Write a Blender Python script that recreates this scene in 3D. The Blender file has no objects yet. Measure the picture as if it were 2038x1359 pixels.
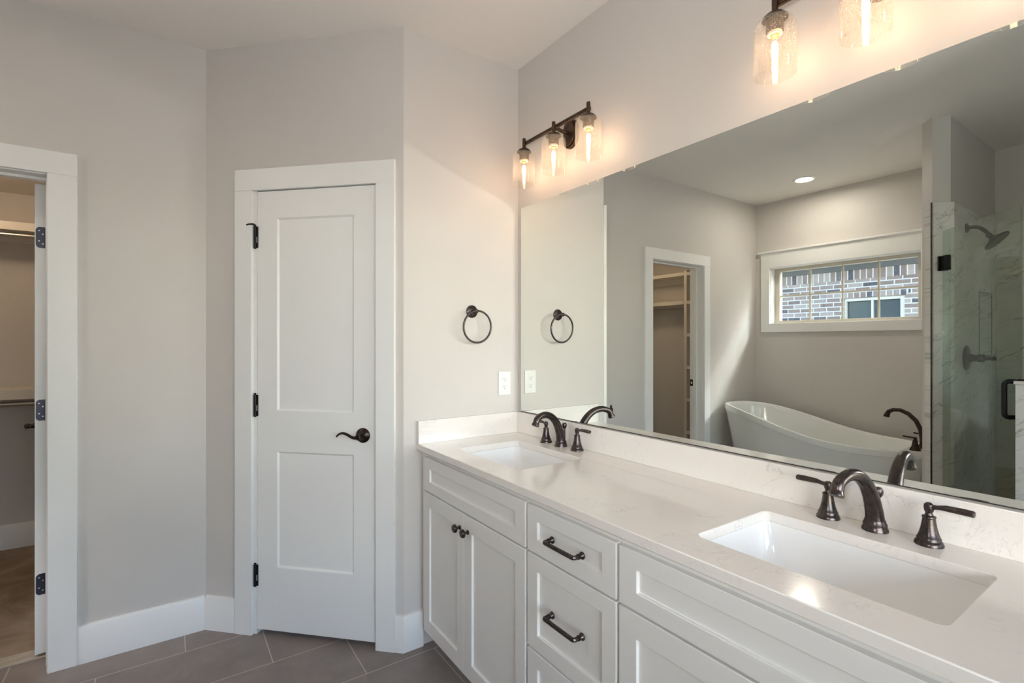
import bpy, bmesh, math, random
from mathutils import Vector, Matrix
random.seed(7)
R = math.radians
sc = bpy.context.scene
COL = sc.collection

# ------------------------------------------------------------------ camera, light, exposure
cam_d = bpy.data.cameras.new('camera')
cam_d.sensor_width = 36.0
cam_d.lens = 994.6 / 2038 * 36.0
cam_d.clip_start = 0.02
cam = bpy.data.objects.new('camera', cam_d)
COL.objects.link(cam)
YAW = R(34.56)
cam.location = (2.0757, -1.4676, 1.36)
cam.rotation_euler = (R(90), 0, math.atan2(math.cos(YAW), math.sin(YAW)))
cam_d.shift_y = 0.0
sc.camera = cam

sc.view_settings.view_transform = 'Standard'
sc.view_settings.look = 'None'
sc.view_settings.exposure = 0.12
sc.view_settings.gamma = 1.0
sc.view_settings.use_curve_mapping = False
sc.cycles.use_denoising = True
sc.cycles.max_bounces = 14
sc.cycles.diffuse_bounces = 6
sc.cycles.glossy_bounces = 6
sc.cycles.transparent_max_bounces = 24
sc.cycles.sample_clamp_indirect = 0.0
sc.cycles.use_guiding = True
sc.cycles.use_surface_guiding = True
sc.cycles.surface_guiding_probability = 0.6
sc.cycles.caustics_reflective = True
sc.cycles.blur_glossy = 0.0

SUN = 4.8
SKY = 1.72             # sky strength
FLASH = 6.8           # flash power, W
BULB = 54          # filament radiance
CAN = 205            # recessed lens radiance
GLOBE = 27           # closet globe radiance

world = bpy.data.worlds.new('sky')
sc.world = world
world.use_nodes = True
wn = world.node_tree.nodes
wn.clear()
sky = wn.new('ShaderNodeTexSky')
sky.sky_type = 'NISHITA'
sky.sun_disc = False
sky.sun_elevation = R(46)
sky.sun_rotation = R(140)
sky.air_density = 1.0
sky.dust_density = 2.3
sky.ozone_density = 1.0
bgn = wn.new('ShaderNodeBackground')
bgn.inputs['Strength'].default_value = SKY
wo = wn.new('ShaderNodeOutputWorld')
world.node_tree.links.new(sky.outputs[0], bgn.inputs['Color'])
world.node_tree.links.new(bgn.outputs[0], wo.inputs['Surface'])

# sampling portals in the two window openings (they give off no light of their own)
def portal(name, loc, direction, w, h):
    p = bpy.data.lights.new(name, 'AREA')
    p.shape = 'RECTANGLE'; p.size = w; p.size_y = h
    p.cycles.is_portal = True
    o = bpy.data.objects.new(name, p)
    o.location = loc
    o.rotation_euler = Vector(direction).to_track_quat('-Z', 'Z').to_euler()
    COL.objects.link(o)
portal('window_portal', (3.118, -0.975, 1.40), (-1, 0, 0), 1.56, 1.92)
portal('window_portal', (0.048, -3.62, 1.812), (0, 1, 0), 1.26, 0.60)

# hazy low sun over the neighbour's roof: it reaches in through the tub window
sun = bpy.data.lights.new('hazy_sun', 'SUN')
sun.energy = SUN
sun.angle = R(7)
sun.color = (0.84, 0.94, 1.0)
suno = bpy.data.objects.new('hazy_sun', sun)
suno.rotation_euler = Vector((-1.0, 0.84, -1.02)).to_track_quat('-Z', 'Y').to_euler()
COL.objects.link(suno)

# the photographer's flash, just above and behind the camera
fl = bpy.data.lights.new('camera_flash', 'AREA')
fl.shape = 'DISK'
fl.size = 0.13
fl.energy = FLASH
fl.spread = R(115)
fl.color = (1.0, 0.97, 0.93)
flo = bpy.data.objects.new('camera_flash', fl)
flo.location = (2.12, -1.62, 1.50)
flo.rotation_euler = Vector((-0.66, 0.68, 0.30)).to_track_quat('-Z', 'Y').to_euler()
COL.objects.link(flo)

# ------------------------------------------------------------------ materials
def mat(name, col, rough=0.5, metal=0.0, spec=0.5):
    m = bpy.data.materials.new(name)
    m.use_nodes = True
    b = m.node_tree.nodes['Principled BSDF']
    b.inputs['Base Color'].default_value = (*col, 1)
    b.inputs['Roughness'].default_value = rough
    b.inputs['Metallic'].default_value = metal
    b.inputs['Specular IOR Level'].default_value = spec
    return m

def nodes(m):
    return m.node_tree.nodes, m.node_tree.links, m.node_tree.nodes['Principled BSDF']

def coords(m, scale=(1, 1, 1), loc=(0, 0, 0), rot=(0, 0, 0)):
    n, l, b = nodes(m)
    tc = n.new('ShaderNodeTexCoord')
    mp = n.new('ShaderNodeMapping')
    mp.inputs['Scale'].default_value = scale
    mp.inputs['Location'].default_value = loc
    mp.inputs['Rotation'].default_value = rot
    l.new(tc.outputs['Object'], mp.inputs['Vector'])
    return mp.outputs['Vector']

def noise(m, vec, scale, detail=3, rough=0.5, dist=0.0):
    n, l, b = nodes(m)
    t = n.new('ShaderNodeTexNoise')
    t.inputs['Scale'].default_value = scale
    t.inputs['Detail'].default_value = detail
    t.inputs['Roughness'].default_value = rough
    t.inputs['Distortion'].default_value = dist
    l.new(vec, t.inputs['Vector'])
    return t

def ramp(m, fac, stops):
    n, l, b = nodes(m)
    r = n.new('ShaderNodeValToRGB')
    e = r.color_ramp.elements
    while len(e) < len(stops):
        e.new(0.5)
    for i, (p, c) in enumerate(stops):
        e[i].position = p
        e[i].color = (*c, 1) if len(c) == 3 else c
    l.new(fac, r.inputs['Fac'])
    return r.outputs['Color']

def mix(m, fac, a, b_, mode='MIX'):
    n, l, b = nodes(m)
    x = n.new('ShaderNodeMix')
    x.data_type = 'RGBA'
    x.blend_type = mode
    for s, v in ((0, fac), (6, a), (7, b_)):
        if isinstance(v, (float, int)):
            x.inputs[s].default_value = v
        elif isinstance(v, tuple):
            x.inputs[s].default_value = (*v, 1)
        else:
            l.new(v, x.inputs[s])
    return x.outputs[2]

def bump(m, h, strength, dist=0.001):
    n, l, b = nodes(m)
    x = n.new('ShaderNodeBump')
    x.inputs['Strength'].default_value = strength
    x.inputs['Distance'].default_value = dist
    l.new(h, x.inputs['Height'])
    l.new(x.outputs['Normal'], b.inputs['Normal'])

def paint(name, col, rough):
    m = mat(name, col, rough)
    v = coords(m)
    t = noise(m, v, 260, 2)
    bump(m, t.outputs['Fac'], 0.08, 0.0006)
    big = noise(m, v, 2.2, 2)
    n, l, b = nodes(m)
    c = mix(m, big.outputs['Fac'], tuple(x * 0.985 for x in col), tuple(min(1, x * 1.015) for x in col))
    l.new(c, b.inputs['Base Color'])
    return m

M = {}
M['wall'] = paint('warm_grey_wall_paint', (0.61, 0.578, 0.548), 0.55)
M['ceiling'] = paint('ceiling_paint', (0.80, 0.765, 0.725), 0.7)
M['trim'] = paint('white_trim_paint', (0.80, 0.80, 0.79), 0.35)
M['cabinet'] = paint('white_cabinet_paint', (0.79, 0.785, 0.775), 0.42)
M['porcelain'] = mat('white_porcelain', (0.84, 0.84, 0.83), 0.08)
M['acrylic'] = mat('white_acrylic', (0.80, 0.81, 0.79), 0.12)
M['plastic'] = mat('white_plastic', (0.80, 0.80, 0.79), 0.3)
M['slot'] = mat('dark_slot', (0.03, 0.03, 0.03), 0.6)
M['black'] = mat('black_metal', (0.018, 0.017, 0.018), 0.38, 0.6)
M['chrome'] = mat('brushed_rod_metal', (0.55, 0.52, 0.48), 0.3, 1.0)
M['socket'] = mat('dark_socket', (0.10, 0.075, 0.055), 0.45, 0.7)
M['ceramic'] = mat('socket_ceramic', (0.75, 0.62, 0.45), 0.4)
M['brass'] = mat('bulb_cap_brass', (0.75, 0.48, 0.16), 0.3, 1.0)
M['vinyl'] = mat('cream_vinyl', (0.58, 0.54, 0.44), 0.4)
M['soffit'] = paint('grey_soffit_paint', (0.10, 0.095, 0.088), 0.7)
M['shelf'] = paint('white_shelf_paint', (0.72, 0.68, 0.62), 0.45)
M['rubber'] = mat('dark_rubber', (0.03, 0.028, 0.027), 0.7)
M['mirror'] = mat('mirror_silver', (0.845, 0.87, 0.83), 0.0, 1.0)
M['mirror_edge'] = mat('mirror_green_edge', (0.10, 0.15, 0.13), 0.1)

def bronze(name, dark, light, rough):
    m = mat(name, dark, rough, 1.0)
    n, l, b = nodes(m)
    v = coords(m)
    t = noise(m, v, 38, 4, 0.6)
    c = ramp(m, t.outputs['Fac'], [(0.35, dark), (0.72, light)])
    l.new(c, b.inputs['Base Color'])
    fine = noise(m, v, 900, 2)
    r = ramp(m, fine.outputs['Fac'], [(0.3, (rough * 0.8,) * 3), (0.7, (rough * 1.25,) * 3)])
    l.new(r, b.inputs['Roughness'])
    return m
M['bronze'] = bronze('oil_rubbed_bronze', (0.068, 0.060, 0.061), (0.125, 0.100, 0.093), 0.29)
M['bronze_dark'] = bronze('dark_bronze', (0.035, 0.03, 0.028), (0.09, 0.06, 0.045), 0.3)
M['bronze_warm'] = bronze('warm_bronze', (0.075, 0.052, 0.04), (0.15, 0.10, 0.07), 0.36)

# quartz: pale warm white with thin grey veins and flecks
def quartz():
    m = mat('pale_quartz', (0.8, 0.78, 0.76), 0.13)
    n, l, b = nodes(m)
    v = coords(m)
    w = noise(m, v, 5.0, 5, 0.6, 1.2)
    t = noise(m, v, 9.0, 6, 0.62, 2.0)
    vein = ramp(m, t.outputs['Fac'], [(0.485, (0, 0, 0)), (0.5, (1, 1, 1)), (0.515, (0, 0, 0))])
    gate = ramp(m, w.outputs['Fac'], [(0.52, (0, 0, 0)), (0.66, (1, 1, 1))])
    fac = mix(m, 1.0, vein, gate, 'MULTIPLY')
    base = mix(m, w.outputs['Fac'], (0.82, 0.785, 0.75), (0.85, 0.82, 0.79))
    c = mix(m, fac, base, (0.60, 0.57, 0.55))
    fl_ = noise(m, v, 120, 2)
    c2 = mix(m, ramp(m, fl_.outputs['Fac'], [(0.66, (0, 0, 0)), (0.74, (0.35, 0.35, 0.35))]), c, (0.68, 0.65, 0.62))
    l.new(c2, b.inputs['Base Color'])
    return m
M['quartz'] = quartz()

def marble():
    m = mat('white_marble_tile', (0.72, 0.71, 0.69), 0.16)
    n, l, b = nodes(m)
    tc = n.new('ShaderNodeTexCoord')
    sep = n.new('ShaderNodeSeparateXYZ'); l.new(tc.outputs['Object'], sep.inputs[0])
    def lin3(cx, cy, cz):
        d = n.new('ShaderNodeVectorMath'); d.operation = 'DOT_PRODUCT'
        l.new(tc.outputs['Object'], d.inputs[0]); d.inputs[1].default_value = (cx, cy, cz)
        return d.outputs['Value']
    k = math.cos(R(24)); q = math.sin(R(24))
    cb = n.new('ShaderNodeCombineXYZ')
    l.new(lin3(3.2 * k, -3.2 * k, 3.2 * q), cb.inputs[0])
    l.new(lin3(-15 * q, 15 * q, 15 * k), cb.inputs[1])
    t = noise(m, cb.outputs[0], 1.5, 5, 0.6, 0.5)
    vein = ramp(m, t.outputs['Fac'], [(0.455, (0, 0, 0)), (0.497, (1, 1, 1)), (0.512, (0, 0, 0))])
    g = noise(m, cb.outputs[0], 0.8, 2)
    gate = ramp(m, g.outputs['Fac'], [(0.44, (0.0, 0.0, 0.0)), (0.62, (0.9, 0.9, 0.9))])
    fac = mix(m, 1.0, vein, gate, 'MULTIPLY')
    c = mix(m, fac, (0.70, 0.685, 0.66), (0.30, 0.285, 0.27))
    a = n.new('ShaderNodeMath'); a.operation = 'MODULO'; a.inputs[1].default_value = 0.305
    l.new(sep.outputs['Z'], a.inputs[0])
    c_ = n.new('ShaderNodeMath'); c_.operation = 'LESS_THAN'; c_.inputs[1].default_value = 0.0035
    l.new(a.outputs[0], c_.inputs[0])
    c2 = mix(m, c_.outputs[0], c, (0.60, 0.58, 0.55))
    l.new(c2, b.inputs['Base Color'])
    return m
M['marble'] = marble()

def floor_tile():
    m = mat('grey_brown_floor_tile', (0.2, 0.18, 0.17), 0.42)
    n, l, b = nodes(m)
    tc = n.new('ShaderNodeTexCoord')
    sep = n.new('ShaderNodeSeparateXYZ')
    l.new(tc.outputs['Object'], sep.inputs[0])
    cb = n.new('ShaderNodeCombineXYZ')
    ax = n.new('ShaderNodeMath'); ax.operation = 'ADD'; ax.inputs[1].default_value = 1.4035
    ay = n.new('ShaderNodeMath'); ay.operation = 'ADD'; ay.inputs[1].default_value = 0.54
    l.new(sep.outputs['Y'], ax.inputs[0]); l.new(sep.outputs['X'], ay.inputs[0])
    l.new(ax.outputs[0], cb.inputs[0]); l.new(ay.outputs[0], cb.inputs[1])
    br = n.new('ShaderNodeTexBrick')
    br.offset = 0.5
    br.inputs['Scale'].default_value = 1.0
    br.inputs['Mortar Size'].default_value = 0.0022
    br.inputs['Mortar Smooth'].default_value = 0.0
    br.inputs['Bias'].default_value = 0.0
    br.inputs['Brick Width'].default_value = 0.607
    br.inputs['Row Height'].default_value = 0.2965
    br.inputs['Color1'].default_value = (0.225, 0.190, 0.178, 1)
    br.inputs['Color2'].default_value = (0.250, 0.215, 0.202, 1)
    br.inputs['Mortar'].default_value = (0.48, 0.42, 0.375, 1)
    l.new(cb.outputs[0], br.inputs['Vector'])
    v = coords(m)
    t = noise(m, v, 7, 6, 0.65, 0.6)
    c = mix(m, 0.55, br.outputs['Color'], ramp(m, t.outputs['Fac'], [(0.3, (0.36, 0.35, 0.36)), (0.7, (0.66, 0.64, 0.62))]), 'OVERLAY')
    l.new(mix(m, br.outputs['Fac'], c, (0.48, 0.42, 0.375)), b.inputs['Base Color'])
    inv = n.new('ShaderNodeMath'); inv.operation = 'SUBTRACT'; inv.inputs[0].default_value = 1.0
    l.new(br.outputs['Fac'], inv.inputs[1])
    bump(m, inv.outputs[0], 0.5, 0.001)
    return m
M['floor'] = floor_tile()

def subfloor():
    m = mat('bare_subfloor', (0.3, 0.22, 0.15), 0.7)
    n, l, b = nodes(m)
    v = coords(m)
    t = noise(m, v, 3.5, 7, 0.7, 1.0)
    c = ramp(m, t.outputs['Fac'], [(0.3, (0.20, 0.145, 0.10)), (0.6, (0.36, 0.28, 0.21)), (0.8, (0.5, 0.42, 0.34))])
    l.new(c, b.inputs['Base Color'])
    return m
M['subfloor'] = subfloor()

def strip_mat():
    m = mat('pale_threshold_wood', (0.42, 0.37, 0.31), 0.6)
    n, l, b = nodes(m)
    v = coords(m, (30, 3, 30))
    t = noise(m, v, 3, 4)
    l.new(ramp(m, t.outputs['Fac'], [(0.3, (0.34, 0.30, 0.25)), (0.7, (0.50, 0.45, 0.38))]), b.inputs['Base Color'])
    return m
M['threshold'] = strip_mat()

def brick(name, bw, rh, rot):
    m = mat(name, (0.4, 0.3, 0.27), 0.85)
    n, l, b = nodes(m)
    tc = n.new('ShaderNodeTexCoord')
    sep = n.new('ShaderNodeSeparateXYZ'); l.new(tc.outputs['Object'], sep.inputs[0])
    cb = n.new('ShaderNodeCombineXYZ')
    l.new(sep.outputs['Z' if rot else 'X'], cb.inputs[0]); l.new(sep.outputs['X' if rot else 'Z'], cb.inputs[1])
    br = n.new('ShaderNodeTexBrick')
    br.offset = 0.0 if rot else 0.5
    br.inputs['Scale'].default_value = 1.0
    br.inputs['Mortar Size'].default_value = 0.008
    br.inputs['Brick Width'].default_value = bw
    br.inputs['Row Height'].default_value = rh
    br.inputs['Color1'].default_value = (0, 0, 0, 1)
    br.inputs['Color2'].default_value = (1, 1, 1, 1)
    br.inputs['Mortar'].default_value = (0.5, 0.5, 0.5, 1)
    l.new(cb.outputs[0], br.inputs['Vector'])
    c = ramp(m, br.outputs['Color'], [(0.0, (0.05, 0.048, 0.055)), (0.16, (0.085, 0.075, 0.078)), (0.22, (0.20, 0.135, 0.105)), (0.5, (0.25, 0.175, 0.135)), (0.78, (0.36, 0.29, 0.24)), (1.0, (0.20, 0.14, 0.11))])
    v = coords(m)
    t = noise(m, v, 22, 5, 0.7)
    c = mix(m, ramp(m, t.outputs['Fac'], [(0.52, (0, 0, 0)), (0.75, (0.6, 0.6, 0.6))]), c, (0.38, 0.365, 0.35))
    l.new(mix(m, br.outputs['Fac'], c, (0.56, 0.535, 0.50)), b.inputs['Base Color'])
    return m
M['brick'] = brick('mixed_house_brick', 0.21, 0.0735, False)
M['soldier'] = brick('soldier_course_brick', 0.5, 0.088, True)

def thin_glass(name, tint, seeds=False, refl=(0.02, 0.5), rough=0.0):
    m = bpy.data.materials.new(name)
    m.use_nodes = True
    n, l = m.node_tree.nodes, m.node_tree.links
    n.clear()
    out = n.new('ShaderNodeOutputMaterial')
    tr = n.new('ShaderNodeBsdfTransparent'); tr.inputs['Color'].default_value = (*tint, 1)
    gl = n.new('ShaderNodeBsdfGlossy'); gl.inputs['Roughness'].default_value = rough
    gl.inputs['Color'].default_value = (0.95, 0.97, 0.96, 1)
    lw = n.new('ShaderNodeLayerWeight'); lw.inputs['Blend'].default_value = 0.28
    mr = n.new('ShaderNodeMapRange')
    mr.inputs['To Min'].default_value = refl[0]; mr.inputs['To Max'].default_value = refl[1]
    l.new(lw.outputs['Facing'], mr.inputs['Value'])
    fac = mr.outputs[0]
    if seeds:
        tc = n.new('ShaderNodeTexCoord')
        vo = n.new('ShaderNodeTexVoronoi'); vo.inputs['Scale'].default_value = 230
        l.new(tc.outputs['Object'], vo.inputs['Vector'])
        r = n.new('ShaderNodeValToRGB')
        r.color_ramp.elements[0].position = 0.10; r.color_ramp.elements[0].color = (1, 1, 1, 1)
        r.color_ramp.elements[1].position = 0.24; r.color_ramp.elements[1].color = (0, 0, 0, 1)
        l.new(vo.outputs['Distance'], r.inputs['Fac'])
        bp = n.new('ShaderNodeBump'); bp.inputs['Strength'].default_value = 1.0; bp.inputs['Distance'].default_value = 0.008
        l.new(r.outputs['Color'], bp.inputs['Height'])
        l.new(bp.outputs['Normal'], gl.inputs['Normal'])
        tl_ = n.new('ShaderNodeBsdfTranslucent'); tl_.inputs['Color'].default_value = (1.0, 0.97, 0.93, 1)
        ma = n.new('ShaderNodeMath'); ma.operation = 'MULTIPLY_ADD'
        ma.inputs[1].default_value = 0.60; ma.inputs[2].default_value = 0.035
        l.new(r.outputs['Color'], ma.inputs[0])
        m2 = n.new('ShaderNodeMixShader')
        l.new(ma.outputs[0], m2.inputs[0]); l.new(tr.outputs[0], m2.inputs[1]); l.new(tl_.outputs[0], m2.inputs[2])
        tr = m2
    mx = n.new('ShaderNodeMixShader')
    l.new(fac, mx.inputs[0]); l.new(tr.outputs[0], mx.inputs[1]); l.new(gl.outputs[0], mx.inputs[2])
    l.new(mx.outputs[0], out.inputs['Surface'])
    return m
M['seeded'] = thin_glass('seeded_glass', (0.992, 0.985, 0.975), True, (0.008, 0.26), 0.05)
M['bulb_glass'] = thin_glass('bulb_glass', (0.99, 0.98, 0.96), False, (0.01, 0.2), 0.02)
M['pane'] = thin_glass('window_glass', (0.97, 0.985, 0.98), False, (0.03, 0.5))
M['shower_glass'] = thin_glass('green_shower_glass', (0.845, 0.88, 0.838), False, (0.010, 0.20))
M['dark_pane'] = mat('dark_neighbour_pane', (0.045, 0.065, 0.07), 0.15, 0.0, 0.25)

def emit(name, col, s):
    m = bpy.data.materials.new(name)
    m.use_nodes = True
    n, l = m.node_tree.nodes, m.node_tree.links
    n.clear()
    out = n.new('ShaderNodeOutputMaterial')
    e = n.new('ShaderNodeEmission')
    e.inputs['Color'].default_value = (*col, 1); e.inputs['Strength'].default_value = s
    l.new(e.outputs[0], out.inputs['Surface'])
    return m
M['filament'] = emit('glowing_filament', (1.0, 0.65, 0.40), BULB)
M['can_lens'] = emit('recessed_lens', (1.0, 0.90, 0.78), CAN)
M['globe'] = emit('closet_globe', (1.0, 0.74, 0.48), GLOBE)

def bounce_ground_mat():
    m = mat('pale_bounce_ground', (0.4, 0.38, 0.34), 0.9)  # unseen ground made pale to bounce daylight up to the ceiling
    n, l, b = nodes(m)
    t = noise(m, coords(m), 6, 5, 0.7)
    l.new(ramp(m, t.outputs['Fac'], [(0.3, (0.30, 0.29, 0.25)), (0.7, (0.48, 0.46, 0.41))]), b.inputs['Base Color'])
    return m
M['bounce_ground'] = bounce_ground_mat()

# ------------------------------------------------------------------ mesh helpers
W = {}          # world matrix of every object made here

class MB:
    def __init__(self):
        self.v = []; self.f = []
    def add(self, vs, fs, T=None):
        o = len(self.v)
        for p in vs:
            p = Vector(p)
            self.v.append(T @ p if T is not None else p)
        for f in fs:
            self.f.append(tuple(i + o for i in f))
        return self
    def box(self, x0, x1, y0, y1, z0, z1, T=None):
        vs = [(x, y, z) for z in (z0, z1) for y in (y0, y1) for x in (x0, x1)]
        fs = [(0, 2, 3, 1), (4, 5, 7, 6), (0, 1, 5, 4), (2, 6, 7, 3), (0, 4, 6, 2), (1, 3, 7, 5)]
        return self.add(vs, fs, T)
    def prism(self, poly, z0, z1, T=None):
        n = len(poly)
        vs = [(p[0], p[1], z0) for p in poly] + [(p[0], p[1], z1) for p in poly]
        fs = [tuple(range(n))[::-1], tuple(range(n, 2 * n))]
        fs += [(i, (i + 1) % n, n + (i + 1) % n, n + i) for i in range(n)]
        return self.add(vs, fs, T)
    def lathe(self, prof, seg=32, T=None, sx=1.0, sy=1.0):
        vs = []; fs = []; rings = []
        for r, z in prof:
            if r < 1e-6:
                rings.append([len(vs)]); vs.append((0, 0, z))
            else:
                rings.append(list(range(len(vs), len(vs) + seg)))
                for i in range(seg):
                    a = 2 * math.pi * i / seg
                    vs.append((r * sx * math.cos(a), r * sy * math.sin(a), z))
        for a, b in zip(rings, rings[1:]):
            for i in range(seg):
                j = (i + 1) % seg
                if len(a) == 1 and len(b) == 1:
                    continue
                if len(a) == 1:
                    fs.append((a[0], b[i], b[j]))
                elif len(b) == 1:
                    fs.append((a[i], a[j], b[0]))
                else:
                    fs.append((a[i], a[j], b[j], b[i]))
        if len(rings[0]) > 1: fs.append(tuple(rings[0][::-1]))
        if len(rings[-1]) > 1: fs.append(tuple(rings[-1]))
        return self.add(vs, fs, T)
    def tube(self, path, rad, seg=16, T=None, closed=False, up=(0, 0, 1), flat=1.0):
        P = [Vector(p) for p in path]
        n = len(P)
        if not isinstance(rad, (list, tuple)): rad = [rad] * n
        vs = []; fs = []
        u = None
        for i in range(n):
            if closed:
                t = (P[(i + 1) % n] - P[i - 1]).normalized()
            else:
                t = (P[min(i + 1, n - 1)] - P[max(i - 1, 0)]).normalized()
            if u is None:
                u = Vector(up) - t * t.dot(Vector(up))
                if u.length < 1e-4: u = Vector((1, 0, 0)) - t * t.x
            u = (u - t * t.dot(u)).normalized()
            w = t.cross(u)
            for k in range(seg):
                a = 2 * math.pi * k / seg
                vs.append(P[i] + (u * math.cos(a) + w * math.sin(a) * flat) * rad[i])
        m_ = n if closed else n - 1
        for i in range(m_):
            for k in range(seg):
                a = i * seg + k; b = i * seg + (k + 1) % seg
                c = ((i + 1) % n) * seg + (k + 1) % seg; d = ((i + 1) % n) * seg + k
                fs.append((a, b, c, d))
        if not closed:
            fs.append(tuple(range(seg))[::-1])
            fs.append(tuple(range((n - 1) * seg, n * seg)))
        return self.add(vs, fs, T)
    def board(self, w, h, t, panels, rec, slope, T, back=0.0):
        """w x h front with recessed panels in ONE column or row; local x, z, and -y is outwards"""
        us = sorted({0, w, *[p[0] for p in panels], *[p[1] for p in panels]})
        vv = sorted({0, h, *[p[2] for p in panels], *[p[3] for p in panels]})
        vs = []; fs = []; idx = {}
        def vtx(p):
            k = tuple(round(c, 6) for c in p)
            if k not in idx:
                idx[k] = len(vs); vs.append(p)
            return idx[k]
        for i in range(len(us) - 1):
            for j in range(len(vv) - 1):
                a, b, c, d = us[i], us[i + 1], vv[j], vv[j + 1]
                o = [vtx((a, -t, c)), vtx((b, -t, c)), vtx((b, -t, d)), vtx((a, -t, d))]
                if any(abs(a - p[0]) < 1e-6 and abs(b - p[1]) < 1e-6 and abs(c - p[2]) < 1e-6 and abs(d - p[3]) < 1e-6 for p in panels):
                    s = slope
                    q = [vtx((a + s, -t + rec, c + s)), vtx((b - s, -t + rec, c + s)), vtx((b - s, -t + rec, d - s)), vtx((a + s, -t + rec, d - s))]
                    for k in range(4):
                        fs.append((o[k], o[(k + 1) % 4], q[(k + 1) % 4], q[k]))
                    fs.append(tuple(q))
                else:
                    fs.append(tuple(o))
        # sides and back
        per = [(u, 0) for u in us[:-1]] + [(w, v) for v in vv[:-1]] + [(u, h) for u in us[:0:-1]] + [(0, v) for v in vv[:0:-1]]
        fr = [vtx((p[0], -t, p[1])) for p in per]
        bk = [vtx((p[0], back, p[1])) for p in per]
        for k in range(len(per)):
            k2 = (k + 1) % len(per)
            fs.append((fr[k2], fr[k], bk[k], bk[k2]))
        fs.append(tuple(bk))
        return self.add(vs, fs, T)
    def mesh(self, name, inv=None):
        me = bpy.data.meshes.new(name)
        vs = [inv @ v for v in self.v] if inv is not None else self.v
        me.from_pydata([tuple(v) for v in vs], [], self.f)
        bm = bmesh.new(); bm.from_mesh(me)
        bmesh.ops.recalc_face_normals(bm, faces=bm.faces)
        for f in bm.faces: f.smooth = True
        bm.to_mesh(me); bm.free()
        me.set_sharp_from_angle(angle=R(34))
        return me

def obj(name, mb, m, parent=None, bevel=0.0, subsurf=0, seg=2):
    inv = W[parent].inverted() if parent is not None else None
    me = mb.mesh(name, inv)
    o = bpy.data.objects.new(name, me)
    COL.objects.link(o)
    me.materials.append(M[m] if isinstance(m, str) else m)
    W[o] = W[parent].copy() if parent is not None else Matrix.Identity(4)
    if parent is not None: o.parent = parent
    if bevel:
        b = o.modifiers.new('bevel', 'BEVEL'); b.width = bevel; b.segments = seg
        b.limit_method = 'ANGLE'; b.angle_limit = R(40)
    if subsurf:
        s = o.modifiers.new('subsurf', 'SUBSURF'); s.levels = subsurf; s.render_levels = subsurf
    return o

def thing(name, label, cat, loc, group=None):
    o = bpy.data.objects.new(name, None)
    o.empty_display_size = 0.05
    COL.objects.link(o)
    o.location = loc
    W[o] = Matrix.Translation(loc)
    o['label'] = label; o['category'] = cat
    if group: o['group'] = group
    return o

def struct(name, mb, m, bevel=0.0, label=None):
    o = obj(name, mb, m, None, bevel)
    o['kind'] = 'structure'
    if label: o['label'] = label
    return o

def struct_empty(name, loc, label=None):
    o = bpy.data.objects.new(name, None)
    COL.objects.link(o); o.location = loc
    W[o] = Matrix.Translation(loc)
    o['kind'] = 'structure'
    if label: o['label'] = label
    return o

def single(name, mb, m, label, cat, loc, group=None, bevel=0.0):
    """a thing that is one mesh, with its origin at loc"""
    T = Matrix.Translation(Vector(loc)).inverted()
    me = mb.mesh(name, T)
    o = bpy.data.objects.new(name, me)
    COL.objects.link(o); o.location = loc
    me.materials.append(M[m])
    W[o] = Matrix.Translation(loc)
    o['label'] = label; o['category'] = cat
    if group: o['group'] = group
    if bevel:
        b = o.modifiers.new('bevel', 'BEVEL'); b.width = bevel; b.segments = 2
        b.limit_method = 'ANGLE'; b.angle_limit = R(40)
    return o

def copy_tree(o, parent=None):
    c = o.copy(); COL.objects.link(c)
    W[c] = W[o].copy()
    if parent is not None: c.parent = parent
    for ch in list(o.children):
        copy_tree(ch, c)
    return c

def part_label(o, text):
    o['label'] = text
    return o

def frame(origin, ex, ey, ez):
    m = Matrix.Identity(4)
    for i, e in enumerate((ex, ey, ez)):
        for k in range(3): m[k][i] = e[k]
    m.translation = Vector(origin)
    return m

S2 = math.sqrt(0.5)
E0 = (0, -0.616, 0)
# angled wall frame: x = along the wall away from the corner, -y = into the room
ANG = frame(E0, (-S2, -S2, 0), (-S2, S2, 0), (0, 0, 1))
# left (closet) wall frame: x runs along -Y from the inner corner, -y = into the room (+X)
LX, LY = -0.702, -1.318
LEFT = frame((LX, LY, 0), (0, -1, 0), (-1, 0, 0), (0, 0, 1))
BACKY = -3.474
CEIL = 2.74

def wall(mb, T, L, th, H, hole=None, ma=0.0, mb_=0.0):
    """wall of length L in frame T, thickness th behind (+y); hole = (s0, s1, z0, z1); mitre offsets at the back"""
    cuts = [0, L] if not hole else [0, hole[0], hole[1], L]
    for i in range(len(cuts) - 1):
        a, b = cuts[i], cuts[i + 1]
        a2 = a + (ma if i == 0 else 0); b2 = b + (mb_ if i == len(cuts) - 2 else 0)
        poly = [(a, 0), (b, 0), (b2, th), (a2, th)]
        if hole and i == 1:
            if hole[2] > 0.001: mb.prism(poly, 0, hole[2], T)
            mb.prism(poly, hole[3], H, T)
        else:
            mb.prism(poly, 0, H, T)
    return mb

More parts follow.
